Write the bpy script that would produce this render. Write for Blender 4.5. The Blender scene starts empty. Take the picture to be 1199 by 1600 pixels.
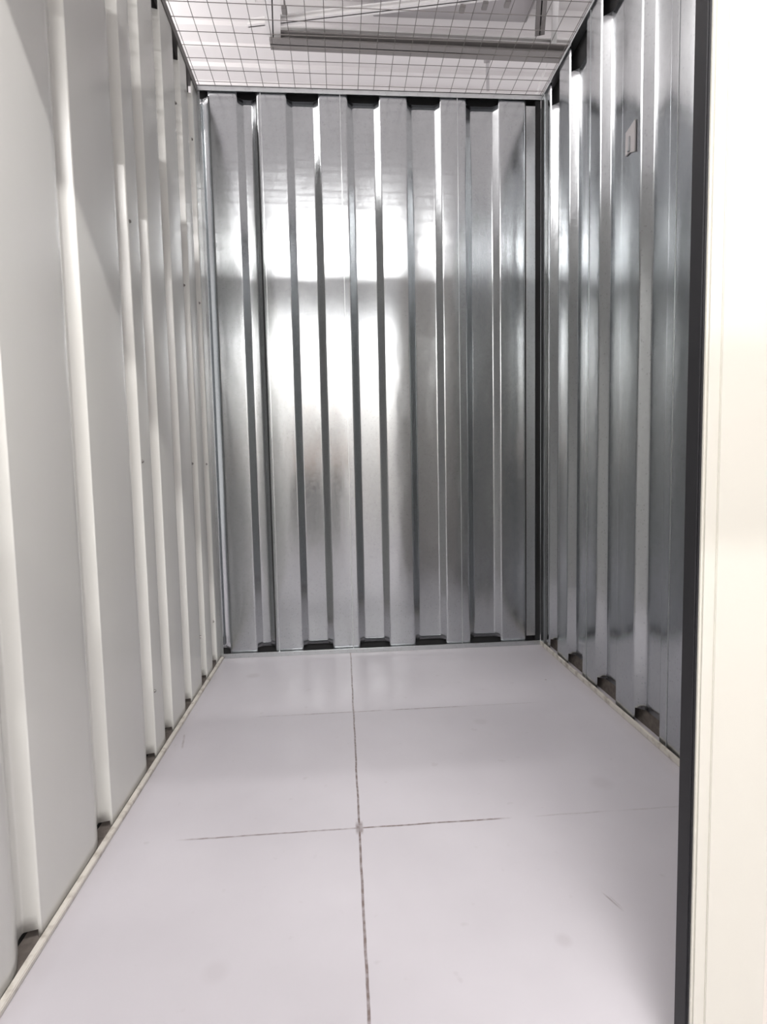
import bpy, bmesh, math, random
from mathutils import Vector, Matrix
random.seed(7)
S = bpy.context.scene
C = S.collection
# ------------------------------------------------------------------ camera
W, D, H = 1.571, 2.665, 2.6          # unit: width, far wall distance from the lens, height
FY = 0.70                            # front wall of the unit
OPX = 1.060                          # right edge of the door opening
LINT = 2.21                          # door head
f_px, cx, cz, pitch, yaw, roll = 871.95, 0.5976, 0.8872, 0.0766, 0.0735, -0.0204
cam = bpy.data.cameras.new('camera'); co = bpy.data.objects.new('camera', cam); C.objects.link(co); S.camera = co
cam.sensor_fit = 'VERTICAL'; cam.sensor_height = 24; cam.lens = f_px * 24 / 1600; cam.clip_start = .02
F = Vector((math.sin(yaw)*math.cos(pitch), math.cos(yaw)*math.cos(pitch), -math.sin(pitch)))
Rt = Vector((math.cos(yaw), -math.sin(yaw), 0)); U = Rt.cross(F)
X = math.cos(roll)*Rt + math.sin(roll)*U; Y = -math.sin(roll)*Rt + math.cos(roll)*U
m = Matrix((X, Y, -F)).transposed().to_4x4(); m.translation = (cx, 0, cz); co.matrix_world = m
# ------------------------------------------------------------------ world, lights, exposure
w = bpy.data.worlds.new('world'); S.world = w; w.use_nodes = True
w.node_tree.nodes['Background'].inputs[0].default_value = (1.0, .985, .985, 1)
w.node_tree.nodes['Background'].inputs[1].default_value = .80
S.view_settings.view_transform = 'Standard'; S.view_settings.look = 'None'
S.view_settings.gamma = 1; S.view_settings.use_curve_mapping = False
S.view_settings.exposure = 0.22
LAMPS = [  # x, y, z, length, power : tube lamps in the hall, some added for fill
    (0.62, -0.06, 2.97, 1.5, 54),
    (0.50, -1.08, 2.36, 1.5, 25),  # added wash lamp, brightens the wall across the corridor
    (0.50, -2.5, 3.6, 1.5, 85),  # added for broad sheen on the metal walls
    (0.50, -4.6, 4.1, 1.5, 85),  # added with the lamp above, same sheen
    (-2.4, 4.6, 4.0, 1.5, 45),
    (-2.2, 1.6, 4.0, 1.5, 40),
]
# ------------------------------------------------------------------ helpers
def mat(name, col, rough=.5, metal=0.0, **k):
    M = bpy.data.materials.new(name); M.use_nodes = True
    b = M.node_tree.nodes['Principled BSDF']
    b.inputs['Base Color'].default_value = (*col, 1); b.inputs['Roughness'].default_value = rough
    b.inputs['Metallic'].default_value = metal
    for kk, v in k.items(): b.inputs[kk].default_value = v
    return M
class N:
    """small node-building helper"""
    def __init__(s, M): s.t = M.node_tree; s.b = s.t.nodes['Principled BSDF']
    def n(s, ty, **k):
        x = s.t.nodes.new(ty)
        for a, v in k.items():
            if a.startswith('i_'): x.inputs[int(a[2:])].default_value = v
            else: setattr(x, a, v)
        return x
    def l(s, a, b): s.t.links.new(a, b)
    def math(s, op, a, b=None, clamp=False):
        x = s.n('ShaderNodeMath', operation=op); x.use_clamp = clamp
        for i, v in enumerate((a, b)):
            if v is None: continue
            if isinstance(v, (int, float)): x.inputs[i].default_value = v
            else: s.l(v, x.inputs[i])
        return x.outputs[0]
    def coord(s, scale=(1, 1, 1)):
        tc = s.n('ShaderNodeTexCoord'); mp = s.n('ShaderNodeMapping'); mp.inputs['Scale'].default_value = scale
        s.l(tc.outputs['Object'], mp.inputs[0]); return mp.outputs[0]
    def noise(s, vec, scale, detail=3, rough=.5):
        x = s.n('ShaderNodeTexNoise'); x.inputs['Scale'].default_value = scale; x.inputs['Detail'].default_value = detail
        x.inputs['Roughness'].default_value = rough; s.l(vec, x.inputs['Vector']); return x.outputs[0]
    def ramp(s, fac, pts):
        x = s.n('ShaderNodeValToRGB'); e = x.color_ramp.elements
        e[0].position = pts[0][0]; e[0].color = (*pts[0][1], 1); e[1].position = pts[-1][0]; e[1].color = (*pts[-1][1], 1)
        for p, c in pts[1:-1]: q = e.new(p); q.color = (*c, 1)
        s.l(fac, x.inputs[0]); return x.outputs[0]
    def mix(s, fac, a, b):
        x = s.n('ShaderNodeMix', data_type='RGBA')
        for i, v in ((0, fac), (6, a), (7, b)):
            if isinstance(v, (int, float)): x.inputs[i].default_value = v
            elif isinstance(v, tuple): x.inputs[i].default_value = (*v, 1)
            else: s.l(v, x.inputs[i])
        return x.outputs[2]
    def mr(s, v, a, b, c, d):
        x = s.n('ShaderNodeMapRange'); s.l(v, x.inputs[0])
        for i, q in enumerate((a, b, c, d)): x.inputs[i+1].default_value = q
        return x.outputs[0]
    def bump(s, h, st, dist=.001):
        x = s.n('ShaderNodeBump'); x.inputs['Strength'].default_value = st; x.inputs['Distance'].default_value = dist
        s.l(h, x.inputs['Height']); s.l(x.outputs[0], s.b.inputs['Normal'])

def galvanised(name, tint, rough=.17):
    M = mat(name, tint, rough, 1.0); g = N(M)
    v = g.n('ShaderNodeTexVoronoi'); v.inputs['Scale'].default_value = 90; g.l(g.coord((1, 1, .8)), v.inputs['Vector'])
    sep = g.n('ShaderNodeSeparateColor'); g.l(v.outputs['Color'], sep.inputs[0])
    cloud = g.noise(g.coord((1, 1, .35)), 5, 4)
    v2 = g.n('ShaderNodeTexVoronoi'); v2.inputs['Scale'].default_value = 75; g.l(g.coord((1, 1, .8)), v2.inputs['Vector']); spk = v2.outputs['Distance']
    lo = tuple(c*.97 for c in tint); hi = tuple(min(1, c*1.02) for c in tint)
    base = g.mix(g.math('MULTIPLY', sep.outputs[0], .9), lo, hi)
    dark = g.mr(spk, .12, .22, .82, 1.0)
    hs = g.n('ShaderNodeHueSaturation'); g.l(base, hs.inputs['Color']); g.l(dark, hs.inputs['Value'])
    g.l(hs.outputs[0], g.b.inputs['Base Color'])
    r = g.math('ADD', g.math('MULTIPLY', sep.outputs[1], .03), g.mr(cloud, .35, .65, rough-.015, rough+.02))
    g.l(r, g.b.inputs['Roughness'])
    h = g.math('MULTIPLY', g.noise(g.coord((1, 1, .3)), 7, 2), 3.0)
    g.bump(h, .3, .003)
    return M
M_galv = galvanised('galvanised_steel', (.49, .51, .525))
M_galv_trim = galvanised('galvanised_trim', (.56, .58, .59), .30)
M_white = mat('white_painted_steel', (.66, .65, .62), .22); g = N(M_white)
g.b.inputs['Specular IOR Level'].default_value = .6
g.l(g.mix(g.noise(g.coord((1, 1, .3)), 3, 3), (.62, .62, .585), (.695, .69, .67)), g.b.inputs['Base Color'])
g.bump(g.noise(g.coord((1, 1, .15)), 6, 2), .35, .004)
M_rail = mat('cream_rail', (.60, .57, .52), .5); g = N(M_rail)
g.l(g.mix(g.mr(g.noise(g.coord(), 30, 4), .5, .72, 0, 1), (.63, .60, .55), (.36, .32, .28)), g.b.inputs['Base Color'])
M_cream = mat('cream_paint', (.60, .588, .535), .45)
M_grey_face = mat('grey_frame_paint', (.72, .67, .62), .5)
M_black = mat('black_rubber', (.010, .010, .013), .6)
M_void = mat('dark_void', (.014, .014, .015), .9)  # near-black colour for unlit gaps and the lap shadow
M_greygap = mat('grey_shadow_gap', (.20, .19, .18), .7)  # painted tone of the shaded gap at the left wall top
M_angle = mat('shaded_top_angle', (.20, .19, .185), .45, .3)  # galvanised angle, coloured dark for the shade it sits in
M_brown = mat('dusty_brown_filler', (.10, .085, .075), .9); g = N(M_brown)
g.l(g.mix(g.noise(g.coord(), 60, 4), (.06, .05, .045), (.22, .19, .17)), g.b.inputs['Base Color'])
M_screw = mat('screw_steel', (.22, .21, .20), .45, .8)
M_wire = mat('galvanised_wire', (.30, .28, .27), .5, .4)
M_roof = mat('white_roof_sheet', (.86, .835, .835), .6)
M_steel_white = mat('white_painted_beam', (.88, .865, .86), .5)
M_steel_grey = mat('grey_painted_beam', (.24, .225, .22), .5)
M_panel_grey = mat('pale_grey_panel', (.52, .50, .51), .6)
M_lampbody = mat('lamp_housing', (.8, .8, .8), .4)
M_tube = mat('lamp_tube', (1, 1, 1), .5)
M_tube.node_tree.nodes['Principled BSDF'].inputs['Emission Color'].default_value = (1, .98, .96, 1)
M_tube.node_tree.nodes['Principled BSDF'].inputs['Emission Strength'].default_value = 12
M_shutter = mat('white_roller_shutter', (.85, .84, .82), .4)

# floor: painted boards with dirty joints
M_floor = mat('floor_boards', (.6, .58, .6), .42); g = N(M_floor)
P = g.coord(); sx = g.n('ShaderNodeSeparateXYZ'); g.l(P, sx.inputs[0]); px, py = sx.outputs[0], sx.outputs[1]
wob = g.math('MULTIPLY', g.math('SUBTRACT', g.noise(P, 9, 3), .5), .006)
fine = g.noise(P, 55, 3)
def line(c, pos, half, lo, hi, dens):
    d = g.math('ABSOLUTE', g.math('SUBTRACT', g.math('ADD', c, wob), pos))
    s = g.math('SUBTRACT', 1.0, g.mr(d, half*.55, half, 0, 1))
    return g.math('MULTIPLY', s, g.mr(fine, lo, hi, dens, 1.0))
def window(c, a, b, soft):   # 1 between a and b along c
    return g.math('MULTIPLY', g.mr(c, a-soft, a+soft, 0, 1), g.mr(c, b-soft, b+soft, 1, 0))
def hl(y0, half, spans):
    tot = None
    for a, b, k in spans:
        q = g.math('MULTIPLY', window(px, a, b, .03), k)
        tot = q if tot is None else g.math('MAXIMUM', tot, q)
    return g.math('MULTIPLY', line(py, y0, half, .3, .6, .35), tot)
mask = g.math('MULTIPLY', line(px, .619, .0034, .35, .6, .55), .95)
for q in (hl(1.324, .0035, [(.20, .60, .65), (.60, .98, .9), (1.08, 1.25, .28), (1.3, 1.5, .22)]),
          hl(1.993, .0042, [(.28, .60, .28), (.44, .72, .6), (.76, 1.03, .6), (1.03, 1.3, .18)]),
          hl(.655, .0035, [(0, 1.6, .6)]),
          g.math('MULTIPLY', g.math('MULTIPLY', line(px, .619, .011, .3, .6, .5), window(py, 1.305, 1.345, .008)), .8)):
    mask = g.math('MAXIMUM', mask, q)
def scuff(x0, y0, x1, y1, half, k):
    sl_ = (x1-x0)/(y1-y0)
    c = g.math('SUBTRACT', px, g.math('MULTIPLY', g.math('SUBTRACT', py, y0), sl_))
    return g.math('MULTIPLY', g.math('MULTIPLY', line(c, x0, half, .3, .6, .4), window(py, min(y0, y1), max(y0, y1), .008)), k)
def spot(x0, y0, rad, k):
    a = g.math('SUBTRACT', px, x0); b = g.math('SUBTRACT', py, y0)
    d = g.math('SQRT', g.math('ADD', g.math('MULTIPLY', a, a), g.math('MULTIPLY', b, b)))
    return g.math('MULTIPLY', g.mr(d, rad*.4, rad, 1, 0), k)
for q in (scuff(.060, 1.79, .042, 1.88, .004, .4), scuff(1.118, 1.055, 1.133, 1.015, .003, .45), scuff(1.128, 1.045, 1.136, 1.02, .002, .3),
          spot(1.423, 2.207, .006, .6), spot(.19, 2.41, .035, .16), spot(.99, .955, .02, .12), spot(1.30, 1.45, .04, .10), spot(1.06, 1.86, .03, .10), spot(.35, .95, .03, .08)):
    mask = g.math('MAXIMUM', mask, q)
cl = g.noise(P, 2.2, 4)
base = g.mix(g.mr(cl, .35, .7, 0, 1), (.50, .478, .512), (.56, .538, .575))
spots = g.mr(g.noise(P, 24, 2, .4), .70, .76, 0, .22)
base = g.mix(spots, base, (.36, .33, .34))
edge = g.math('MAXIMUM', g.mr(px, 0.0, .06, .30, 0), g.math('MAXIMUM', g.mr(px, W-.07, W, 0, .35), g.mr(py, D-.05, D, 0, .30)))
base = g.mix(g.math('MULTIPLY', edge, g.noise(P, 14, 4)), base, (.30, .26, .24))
g.l(g.mix(mask, base, (.15, .11, .10)), g.b.inputs['Base Color'])
g.l(g.mr(cl, .3, .7, .36, .5), g.b.inputs['Roughness'])
g.bump(g.math('SUBTRACT', g.math('MULTIPLY', cl, .8), mask), .4, .002)

def mesh_obj(name, bm, M, parent=None, smooth=False, loc=None):
    me = bpy.data.meshes.new(name); bmesh.ops.recalc_face_normals(bm, faces=bm.faces); bm.to_mesh(me); bm.free()
    if smooth:
        for p in me.polygons: p.use_smooth = True
    me.materials.append(M)
    o = bpy.data.objects.new(name, me); C.objects.link(o)
    if parent: o.parent = parent
    if loc: o.location = loc
    return o
def box(bm, x0, x1, y0, y1, z0, z1, bev=0):
    v = [bm.verts.new((x, y, z)) for x in (x0, x1) for y in (y0, y1) for z in (z0, z1)]
    fs = [bm.faces.new([v[i] for i in q]) for q in ((0,1,3,2),(4,6,7,5),(0,4,5,1),(2,3,7,6),(0,2,6,4),(1,5,7,3))]
    if bev:
        es = list({e for f_ in fs for e in f_.edges})
        bmesh.ops.bevel(bm, geom=es, offset=bev, segments=2, affect='EDGES')
def boxo(name, dims, M, parent=None, bev=0):
    bm = bmesh.new(); box(bm, *dims, bev=bev); return mesh_obj(name, bm, M, parent)
def tube(bm, a, b, r, n=6):
    a = Vector(a); b = Vector(b); d = (b-a).normalized(); p = d.orthogonal().normalized(); q = d.cross(p)
    A, B = [], []
    for i in range(n):
        t = 2*math.pi*i/n; o = (p*math.cos(t)+q*math.sin(t))*r
        A.append(bm.verts.new(a+o)); B.append(bm.verts.new(b+o))
    for i in range(n): bm.faces.new((A[i], A[(i+1) % n], B[(i+1) % n], B[i]))
    bm.faces.new(A[::-1]); bm.faces.new(B)
def struct(o, label=None):
    o['kind'] = 'structure'
    if label: o['label'] = label
    return o
def tag(o, label, cat, group=None):
    o['label'] = label; o['category'] = cat
    if group: o['group'] = group
    return o
def empty(name, loc=(0, 0, 0)):
    o = bpy.data.objects.new(name, None); o.empty_display_size = .05; C.objects.link(o); o.location = loc; return o

# ------------------------------------------------------------------ corrugated walls
def fillet(pts, rad, seg=4):
    out = [pts[0]]
    for i in range(1, len(pts)-1):
        p0, p, p1 = (Vector(pts[i-1]), Vector(pts[i]), Vector(pts[i+1]))
        r = rad[i] if isinstance(rad, list) else rad
        a = (p0-p); b = (p1-p); t = min(r, a.length*.45, b.length*.45)
        A = p+a.normalized()*t; B = p+b.normalized()*t
        for k in range(seg+1):
            u = k/seg; out.append(tuple((1-u)**2*A + 2*u*(1-u)*p + u*u*B))
    out.append(pts[-1]); return out
def sheet(name, prof, place, M, zb, zt, notch, depth, rad=.005, th=.0012, notch_crown=False):
    """profile (s, d): d = recess depth. notch=(bottom, top) extra trimming where the sheet is recessed"""
    pr = fillet(prof, rad)
    dense = [pr[0]]
    bm = bmesh.new(); cols = []
    q = []                                   # crisp trimming: split each slope next to the crown
    for a, b in zip(pr, pr[1:]):
        q.append(a); c = .16*depth
        if (a[1]-c)*(b[1]-c) < 0 and abs(a[1]-b[1]) > .3*depth:
            u = (c-a[1])/(b[1]-a[1]); e = 2e-3*(1 if b[1] > a[1] else -1)
            for uu in (u-e*5*(1 if b[1] > a[1] else -1), u+e*5*(1 if b[1] > a[1] else -1)): q.append((a[0]+(b[0]-a[0])*uu, a[1]+(b[1]-a[1])*uu))
    pr = q+[pr[-1]]
    for s_, d_ in pr:
        k = (1 if d_ > .16*depth else 0)
        b = zb + notch[0]*((1-k) if notch_crown else k)
        t = zt - notch[1]*k
        zs = [b, b+.03, .5, 1.1, 1.7, 2.2, t-.03, t]
        cols.append([bm.verts.new(place(s_, d_, z)) for z in zs])
    for a, b in zip(cols, cols[1:]):
        if (a[0].co-b[0].co).length < 1e-6: continue
        for i in range(len(a)-1): bm.faces.new((a[i], b[i], b[i+1], a[i+1]))
    o = mesh_obj(name, bm, M, smooth=True)
    md = o.modifiers.new('thickness', 'SOLIDIFY'); md.thickness = th; md.offset = 0
    return o
DP = .030
BD = .023
def trap(crowns, s0, s1, sl=.03, far=None):
    """crowns: list of (a, b) intervals at d=0, recess elsewhere"""
    far = far or sl; pts = []
    for a, b in crowns:
        if a - sl > s0: pts += [(a-sl, DP), (a, 0)]
        else: pts += [(max(a, s0), 0)]
        if b + far < s1: pts += [(b, 0), (b+far, DP)]
        else: pts += [(min(b, s1), 0)]
    if pts[0][0] > s0 and pts[0][1] > 0: pts = [(s0, DP)] + pts
    if pts[-1][0] < s1 and pts[-1][1] > 0: pts += [(s1, DP)]
    return pts
# far wall
cb = [(.051, .169), (.265, .388), (.541, .662), (.817, .934), (1.097, 1.208), (1.370, 1.488)]
wb = sheet('wall_back', trap(cb, -.01, W+.01), lambda s_, d_, z: (s_, D+d_*BD/DP, z), M_galv, .014, H-.012, (.030, .030), DP)
struct(wb, 'galvanised corrugated steel back wall of the storage unit')
# lap edges of the overlapping sheets on the far wall
for xx in (.276, .632, 1.170):
    boxo('sheet_lap', (xx, xx+.0035, D-.0022, D+.0005, .02, H-.02), M_galv_trim, wb, .0008)
# right wall
cr = [(.70, .785), (.945, 1.065), (1.225, 1.345), (1.505, 1.625), (1.785, 1.905), (2.067, 2.187), (2.347, 2.455), (2.56, D)]
wr = sheet('wall_right', trap(cr, FY+.0, D), lambda s_, d_, z: (W+d_, s_, z), M_galv, .014, H-.012, (.045, .10), DP)
struct(wr, 'galvanised corrugated steel wall on the right')
for yy in (1.584, 2.15):
    boxo('sheet_lap', (W-.0022, W+.0005, yy, yy+.0035, .02, H-.02), M_galv_trim, wr, .0008)
# left wall: white, narrow crowns with a soft near slope
EL = [.72, 1.055, 1.388, 1.725, 1.903, 2.142, 2.387, 2.58]
pl = [(-1.2, 0)]
for e in [-.9, -.6, -.25, .06, .34] + EL:
    pl += [(e-.078, 0), (e-.026, DP), (e-.008, DP), (e, 0)]
pl += [(D, 0)]
radl = [.0]*len(pl)
for i in range(1, len(pl)-1):
    k = (i-1) % 4; radl[i] = (.030, .008, .004, .0022)[k]
wl = sheet('wall_left', pl, lambda s_, d_, z: (-d_, s_, z), M_white, .004, H-.012, (.018, .075), DP, radl)
struct(wl, 'white painted corrugated steel wall on the left')
# screws on the left wall
def screw(parent, y, z, x=0):
    bm = bmesh.new()
    bmesh.ops.create_cone(bm, cap_ends=True, segments=12, radius1=.0062, radius2=.0055, depth=.0015, matrix=Matrix.Translation((x+.0008, y, z)) @ Matrix.Rotation(math.pi/2, 4, 'Y'))
    bmesh.ops.create_cone(bm, cap_ends=True, segments=6, radius1=.0042, radius2=.0036, depth=.004, matrix=Matrix.Translation((x+.0032, y, z)) @ Matrix.Rotation(math.pi/2, 4, 'Y'))
    mesh_obj('screw', bm, M_screw, parent)
for y in (1.735, 2.30, 2.535):
    for z in (.215, .925, 1.622, 2.30): screw(wl, y, z)
# backing behind the trimmed ends; dark and grey strips paint the unlit cavity
boxo('gap_backing', (.0, W, D+.034, D+.05, .0, .08), M_void, wb); boxo('gap_backing', (0, W, D+.034, D+.05, H-.09, H), M_void, wb)
boxo('gap_backing', (W+.034, W+.05, FY, D, .0, .10), M_brown, wr); boxo('gap_backing', (W+.034, W+.05, FY, D, H-.16, H), M_void, wr)
boxo('gap_backing', (-.052, -.036, -1.2, D, .0, .08), M_void, wl); boxo('gap_backing', (-.052, -.036, FY, D, H-.13, H), M_greygap, wl)
# corner posts: galvanised angle in the far left corner, corner bead in the far right corner
bm = bmesh.new(); box(bm, -.004, .0, D-.075, D+.004, .01, H-.01); box(bm, -.004, .012, D-.002, D+.001, .01, H-.01); mesh_obj('corner_angle', bm, M_galv_trim, wb)
bm = bmesh.new(); box(bm, W-.004, W+.001, D-.045, D-.002, .02, H-.02); mesh_obj('corner_angle', bm, M_galv_trim, wr)
boxo('sheet_lap', (1.4955, 1.541, D+.004, D+.030, .045, H-.045), M_galv_trim, wb)  # not a lap: added light strip filling the end trough
for (a, b) in ((.258, .2645), (1.486, 1.4955), (1.541, 1.566)):      # dark strips stand for the lap shadow and dark end-trough edges
    boxo('shade_strip', (a, b, D+.0012, D+.031, .018, H-.018), M_void, wb)

# ------------------------------------------------------------------ floor tracks, top angles, front wall
struct(boxo('baseboard_back', (0, W, D-.010, D-.001, 0, .022), M_galv_trim, None, .0015), 'thin metal floor track along the back wall')
struct(boxo('baseboard_right', (W-.010, W-.001, FY, D-.011, 0, .020), M_rail, None, .0015), 'dirty metal floor track along the right wall')
bm = bmesh.new(); box(bm, .001, .015, -1.2, D-.011, 0, .011, .0015); wd = mesh_obj('baseboard_left', bm, M_rail); boxo('dirt_strip', (-.034, .0012, -1.2, D-.011, 0, .004), M_brown, wd)
struct(wd, 'cream metal floor rail along the left wall')
bm = bmesh.new(); box(bm, 0, W, D-.006, D-.002, H-.022, H); box(bm, 0, W, D-.006, D+.05, H-.003, H)
struct(mesh_obj('trim_1', bm, M_galv_trim), 'galvanised top angle of the back wall')
bm = bmesh.new(); box(bm, W-.004, W-.001, FY, D-.007, H-.015, H); box(bm, W-.004, W+.05, FY, D, H-.003, H)
struct(mesh_obj('trim_2', bm, M_galv_trim), 'galvanised top angle of the right wall')
bm = bmesh.new(); box(bm, .001, .004, FY, D-.007, H-.035, H); box(bm, -.05, .004, FY, D, H-.003, H)
struct(mesh_obj('trim_3', bm, M_angle), 'galvanised top angle of the left wall')
# front wall with the door opening
bm = bmesh.new()
box(bm, OPX+.11, 3.4, FY, FY+.035, 0, H); 
struct(mesh_obj('wall_front', bm, M_grey_face), 'pale front wall beside the door frame')
bm = bmesh.new(); box(bm, -.04, OPX+.11, FY, FY+.035, LINT+.06, H)
struct(mesh_obj('wall_header', bm, M_roof), 'pale header wall over the door opening')
jf = empty('trim_4', (OPX, FY, 0)); struct(jf, 'cream painted steel door frame of the unit')
bm = bmesh.new()
box(bm, .004, .112, -.012, .030, 0, LINT+.06, .003); box(bm, .022, .108, -.0145, -.011, 0, LINT+.05, .001)
mesh_obj('frame_post', bm, M_cream, jf)
bm = bmesh.new(); box(bm, -OPX-.02, .004, -.012, .030, LINT, LINT+.06, .003); mesh_obj('frame_head', bm, M_cream, jf)
bm = bmesh.new(); box(bm, -.0005, .006, -.006, .022, 0, LINT, .002)
so = mesh_obj('rubber_seal', bm, M_black, jf); so['label'] = 'black rubber seal strip'

# floor and corridor
bm = bmesh.new(); box(bm, -5, 6, -6, D+8, -.05, 0); struct(mesh_obj('floor', bm, M_floor), 'pale lilac grey board floor with dirty joints')
# opposite side of the corridor: white wall with roller shutters
OY = -1.35
prof = []
yy = -5.0
while yy < 6:
    prof += [(yy, 0), (yy+.12, 0), (yy+.15, DP), (yy+.245, DP)]; yy += .275
wo = sheet('wall_opposite', prof, lambda s_, d_, z: (s_, OY-d_, z), M_roof, 0, 2.25, (0, 0), DP)
struct(wo, 'white corrugated wall across the corridor')
bm = bmesh.new(); z = .03
while z < 2.1:
    box(bm, -.25, 1.15, OY+.004, OY+.018, z, z+.068, .006); z += .075
dr = mesh_obj('door_1', bm, M_shutter); struct(dr, 'white roller shutter door across the corridor')

# ------------------------------------------------------------------ wire mesh ceiling
bm = bmesh.new(); st = .0705; zc = H+.004
n = int(W/st)
for i in range(n+2):
    x = .012+i*st
    if x < W+.02: tube(bm, (x, FY, zc), (x, D+.03, zc), .0014, 5)
y = D-.02
while y > FY:
    tube(bm, (-.03, y, zc+.002), (W+.03, y, zc+.002), .0014, 5); y -= st
wm = mesh_obj('wire_mesh_ceiling', bm, M_wire)
tag(wm, 'welded wire mesh stretched over the open top of the storage unit', 'wire mesh')

# small pressed tab on the right wall
tb = empty('wall_tab', (W-.0005, 1.842, 1.935)); tag(tb, 'small pressed metal hanging tab on the right galvanised wall', 'bracket')
bm = bmesh.new()
pts = [(-.030, -.045), (-.030, .055), (.030, .045), (.030, -.030), (.008, -.030)]
vs = [bm.verts.new((-.001, a, b)) for a, b in pts]; fa = bm.faces.new(vs)
r_ = bmesh.ops.extrude_face_region(bm, geom=[fa]); [v.co.__setitem__(0, -.006) for v in r_['geom'] if isinstance(v, bmesh.types.BMVert)]
bmesh.ops.bevel(bm, geom=list(bm.edges), offset=.0012, segments=2, affect='EDGES')
mesh_obj('plate', bm, M_panel_grey, tb)
bm = bmesh.new(); box(bm, -.010, -.005, -.004, .004, -.028, .018, .001); box(bm, -.013, -.008, -.004, .004, -.030, -.024, .001)
mesh_obj('hook', bm, M_galv_trim, tb)

# ------------------------------------------------------------------ hall above: roof, beams, lamps
ZR = 5.0
bm = bmesh.new(); y = -9.0; vs = []
while y < 13:
    vs += [(y, 0), (y+.20, 0), (y+.215, .03), (y+.25, .03), (y+.265, 0)]; y += .265
prev = None
for (a, b) in vs:
    c = (bm.verts.new((-9, a, ZR-b)), bm.verts.new((10, a, ZR-b)))
    if prev and (prev[0].co-c[0].co).length > 1e-5: bm.faces.new((prev[0], prev[1], c[1], c[0]))
    prev = c
ro = mesh_obj('ceiling', bm, M_roof); md = ro.modifiers.new('thickness', 'SOLIDIFY'); md.thickness = .01; md.offset = 0
struct(ro, 'white ribbed roof of the hall above the mesh')
def beam(name, a, b, wdt, hgt, M, label, cat, flange=.012, group=None):
    """I-section along a-b (horizontal)"""
    a = Vector(a); b = Vector(b); L = (b-a).length; bm = bmesh.new()
    box(bm, 0, L, -wdt/2, wdt/2, -hgt/2, -hgt/2+flange); box(bm, 0, L, -wdt/2, wdt/2, hgt/2-flange, hgt/2); box(bm, 0, L, -.005, .005, -hgt/2, hgt/2)
    o = mesh_obj(name, bm, M); o.location = a; d = (b-a).normalized(); o.rotation_euler = d.to_track_quat('X', 'Z').to_euler()
    return tag(o, label, cat, group)
beam('steel_beam', (.07, 5.25, 4.66), (3.6, 5.31, 4.66), .13, .075, M_steel_grey, 'long grey steel beam crossing above the mesh under the white roof', 'beam')
beam('steel_beam', (.07, 5.36, 4.80), (3.6, 5.40, 4.80), .10, .05, M_steel_white, 'white steel purlin just behind the long grey beam', 'beam')
beam('steel_beam', (.20, 4.2, 4.72), (.10, 5.24, 4.72), .13, .09, M_steel_white, 'white steel beam running up to the left end of the grey beam', 'beam')
beam('steel_beam', (-.1, 5.165, 4.72), (2.78, 4.60, 4.72), .055, .05, M_steel_white, 'slim white brace running slantwise above the mesh, left of the pale grey panel', 'beam')
beam('steel_beam', (2.17, 4.2, 4.80), (2.49, 5.24, 4.80), .085, .06, M_steel_grey, 'short grey beam at the upper right meeting the long grey beam', 'beam')
tag(boxo('ceiling_panel', (.98, 2.36, 4.3, 5.22, 4.86, 4.89), M_panel_grey, None, .004), 'pale grey flat panel fixed under the roof, right of centre above the mesh', 'panel')
tag(boxo('ceiling_panel', (-1.4, -.02, 4.2, 5.10, 4.84, 4.87), M_steel_white, None, .004), 'white flat panel fixed under the roof at the upper left above the mesh', 'panel')
bm = bmesh.new(); tube(bm, (2.26, 4.2, 4.79), (2.68, 5.40, 4.79), .028, 12)
tag(mesh_obj('ceiling_pipe', bm, M_steel_white, None, True), 'round white pipe running beside the short grey beam at the upper right', 'pipe')
bm = bmesh.new(); tube(bm, (2.66, 5.36, 4.77), (2.76, 6.20, 4.77), .011, 8)
tag(mesh_obj('ceiling_cable', bm, M_steel_white, None, True), 'thin white cable hanging between the pipe end and the back wall top', 'cable')
def strap(x0, y0, x1, y1, z, lab):
    t = empty('hanger_strap', (x0, y0, z)); tag(t, lab, 'bracket')
    bm = bmesh.new(); tube(bm, (0, 0, 0), (x1-x0, y1-y0, 0), .022, 4); mesh_obj('strap', bm, M_panel_grey, t)
    bm = bmesh.new(); box(bm, -.03, .03, -.03, .03, .0, .20, .003); mesh_obj('plate', bm, M_panel_grey, t)
strap(2.11, 5.62, 2.22, 6.02, 4.80, 'grey hanger strap behind the long grey beam near its right end')
for (x, y, z, lab) in ((-.30, 4.93, 4.79, 'small grey hanging clip at the upper left under the white panel'),
                       (.23, 4.90, 4.64, 'small grey hanging clip beside the white beam at the upper left'),
                       (1.69, 4.84, 4.66, 'small grey clip on the slim white brace, left of the other two'),
                       (1.87, 4.80, 4.66, 'small grey clip on the slim white brace, middle of three'),
                       (2.05, 4.77, 4.66, 'small grey clip on the slim white brace, right of the other two')):
    t = empty('beam_clip', (x, y, z)); tag(t, lab, 'clip', 'clips on the roof steel')
    bm = bmesh.new(); box(bm, -.022, .022, -.035, .035, -.012, .012, .003); mesh_obj('clamp', bm, M_steel_grey, t)
    bm = bmesh.new(); tube(bm, (0, 0, .01), (0, 0, 5.0-z), .005, 8); mesh_obj('rod', bm, M_steel_grey, t)
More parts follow.
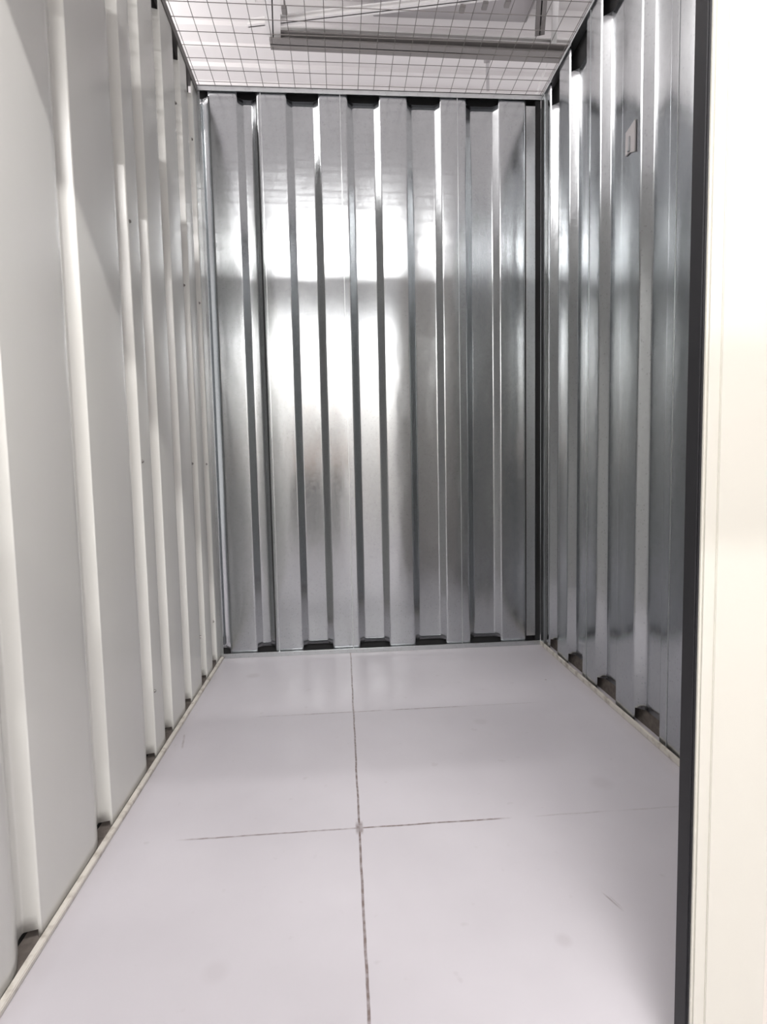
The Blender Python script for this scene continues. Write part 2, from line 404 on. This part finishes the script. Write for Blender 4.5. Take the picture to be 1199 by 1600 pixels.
# tube lamps of the hall, added fill lamps included
for i, (x, y, z, L, P_) in enumerate(LAMPS):
    lab = ('long tube lamp hanging low over the corridor before the storage unit', 'added tube lamp washing the white wall across the corridor', 'added tube lamp high behind the corridor', 'added tube lamp farthest behind the corridor',
           'long tube lamp hanging over the units to the left, beyond the back wall', 'long tube lamp hanging over the units to the left')[i]
    t = empty('tube_lamp', (x, y, z)); tag(t, lab, 'lamp')
    bm = bmesh.new(); box(bm, -L/2, L/2, -.05, .05, 0, .05, .008); mesh_obj('housing', bm, M_lampbody, t)
    bm = bmesh.new(); tube(bm, (-L/2+.03, 0, -.016), (L/2-.03, 0, -.016), .013, 12); mesh_obj('tube', bm, M_tube, t, True)
    bm = bmesh.new(); tube(bm, (-L/3, 0, .05), (-L/3, 0, 4.96-z), .004, 6); mesh_obj('cord', bm, M_lampbody, t)
    bm = bmesh.new(); tube(bm, (L/3, 0, .05), (L/3, 0, 4.96-z), .004, 6); mesh_obj('cord', bm, M_lampbody, t)
    ld = bpy.data.lights.new('tube_light', 'AREA'); ld.shape = 'RECTANGLE'; ld.size = L-.1; ld.size_y = .04; ld.energy = P_; ld.color = (1, .975, .95)
    lo = bpy.data.objects.new('tube_light', ld); C.objects.link(lo); lo.parent = t; lo.location = (0, 0, -.035)
    if i < 4: continue
    lu = ld.copy(); lu.energy = P_*1.8; lo = bpy.data.objects.new('tube_light', lu); C.objects.link(lo); lo.parent = t; lo.location = (0, 0, .055); lo.rotation_euler = (math.pi, 0, 0)  # extra upward light, added to whiten the roof

# ------------------------------------------------------------------ the person taking the picture (seen only as a soft reflection)
def skin(name, pts, edges, M, parent=None, root=0, sub=2):
    """pts: name -> (x, y, z, r); one continuous skinned surface"""
    ks = list(pts); me = bpy.data.meshes.new(name)
    me.from_pydata([pts[k][:3] for k in ks], [(ks.index(a), ks.index(b)) for a, b in edges], [])
    o = bpy.data.objects.new(name, me); C.objects.link(o)
    md = o.modifiers.new('skin', 'SKIN'); md.use_smooth_shade = True
    for i, k in enumerate(ks):
        r_ = pts[k][3]; v = me.skin_vertices[0].data[i]; v.radius = r_ if isinstance(r_, tuple) else (r_, r_)
        v.use_root = (i == root)
    sb = o.modifiers.new('smooth', 'SUBSURF'); sb.levels = sub; sb.render_levels = sub
    me.materials.append(M)
    if parent: o.parent = parent
    return o
M_skin = mat('skin', (.55, .36, .27), .5); M_shirt = mat('white_cotton', (.80, .80, .80), .85)
M_trouser = mat('dark_trousers', (.022, .020, .022), .85); M_hair = mat('dark_hair', (.02, .015, .012), .6); M_shoe = mat('dark_shoes', (.03, .03, .03), .5)
P0 = (.40, -.42)
def chain(d, e, names): e += list(zip(names, names[1:]))
b = {'pelvis': (0, 0, .95, (.12, .09)), 'waist': (0, 0, 1.08, (.11, .08)), 'chest': (0, .01, 1.28, (.13, .095)), 'neckb': (0, 0, 1.43, .06), 'neck': (0, .015, 1.49, .047),
     'jaw': (0, .04, 1.55, (.055, .062)), 'face': (0, .035, 1.61, (.066, .078)), 'crown': (0, .02, 1.68, (.062, .072)), 'nose': (0, .115, 1.60, .011)}
e = []; chain(b, e, ['pelvis', 'waist', 'chest', 'neckb', 'neck', 'jaw', 'face', 'crown']); e.append(('face', 'nose'))
sl_, tr = {}, {}
for sd, hx in ((-1, .535-P0[0]), (1, .665-P0[0])):
    t = 'l' if sd < 0 else 'r'
    b[t+'ear'] = (sd*.078, .02, 1.60, .012); e.append(('face', t+'ear'))
    b[t+'hip'] = (sd*.09, 0, .90, .085); b[t+'knee'] = (sd*.10, .02, .50, .055); b[t+'ankle'] = (sd*.11, -.01, .09, .036); b[t+'toe'] = (sd*.12, .14, .035, .03)
    chain(b, e, ['pelvis', t+'hip', t+'knee', t+'ankle', t+'toe'])
    b[t+'sh'] = (sd*.17, 0, 1.39, .052); b[t+'el'] = (sd*.20 + .04, .08, 1.12, .038); b[t+'wr'] = (hx+sd*.05, .33, .96, .024); b[t+'palm'] = (hx+sd*.032, .385, .925, (.03, .018))
    chain(b, e, ['neckb', t+'sh', t+'el', t+'wr', t+'palm'])
    for i, L in enumerate((.9, 1.0, .95, .75)):
        z0 = .925+.022-.015*i
        b[t+'f%da' % i] = (hx+sd*.020, .415, z0, .0085); b[t+'f%db' % i] = (hx-sd*.004*L, .437, z0-.002, .0078); b[t+'f%dc' % i] = (hx-sd*.024*L, .434, z0-.004, .007)
        chain(b, e, [t+'palm', t+'f%da' % i, t+'f%db' % i, t+'f%dc' % i])
    b[t+'t1'] = (hx+sd*.012, .375, .935, .0105); b[t+'t2'] = (hx-sd*.016, .392, .930, .0085); chain(b, e, [t+'palm', t+'t1', t+'t2'])
body = skin('person', b, e, M_skin); body.location = (*P0, 0)
tag(body, 'person in white shirt and dark trousers standing in the corridor, holding a phone', 'person')
c = {'w': (0, 0, .97, (.135, .105)), 'm': (0, 0, 1.10, (.13, .10)), 'c': (0, .01, 1.29, (.148, .112)), 'n': (0, 0, 1.43, .066)}; e = [('w', 'm'), ('m', 'c'), ('c', 'n')]
for sd in (-1, 1):
    t = 'l' if sd < 0 else 'r'; c[t+'s'] = (sd*.17, 0, 1.39, .066); c[t+'e'] = (sd*.19+.02, .045, 1.22, .058); e += [('n', t+'s'), (t+'s', t+'e')]
skin('shirt', c, e, M_shirt, body)
c = {'p': (0, 0, .99, (.138, .108)), 'q': (0, 0, .90, (.13, .10))}; e = [('p', 'q')]
for sd in (-1, 1):
    t = 'l' if sd < 0 else 'r'; c[t+'h'] = (sd*.10, 0, .84, .112); c[t+'k'] = (sd*.105, .02, .50, .092); c[t+'a'] = (sd*.11, -.01, .10, .075); e += [('q', t+'h'), (t+'h', t+'k'), (t+'k', t+'a')]
skin('trousers', c, e, M_trouser, body)
skin('hair', {'a': (0, -.01, 1.70, (.068, .07)), 'b': (0, -.035, 1.63, (.072, .06)), 'c': (0, -.035, 1.55, (.062, .045))}, [('a', 'b'), ('b', 'c')], M_hair, body)
for sd in (-1, 1):
    skin('shoe', {'a': (sd*.11, -.04, .045, .045), 'b': (sd*.115, .06, .042, .044), 'c': (sd*.125, .17, .034, .034)}, [('a', 'b'), ('b', 'c')], M_shoe, body)
    bm = bmesh.new(); bmesh.ops.create_uvsphere(bm, u_segments=12, v_segments=8, radius=.011, matrix=Matrix.Translation((sd*.03, .100, 1.625))); mesh_obj('eye', bm, M_black, body, True)
ph = empty('phone', (cx, -.020, cz+.035)); tag(ph, 'dark phone held upright by the person in the corridor', 'phone')
bm = bmesh.new(); box(bm, -.037, .037, -.004, .004, -.075, .075, .003); mesh_obj('case', bm, M_black, ph)
bm = bmesh.new(); box(bm, -.034, .034, -.0048, -.0042, -.071, .071); mesh_obj('screen', bm, mat('phone_screen', (.1, .1, .1), .1), ph)
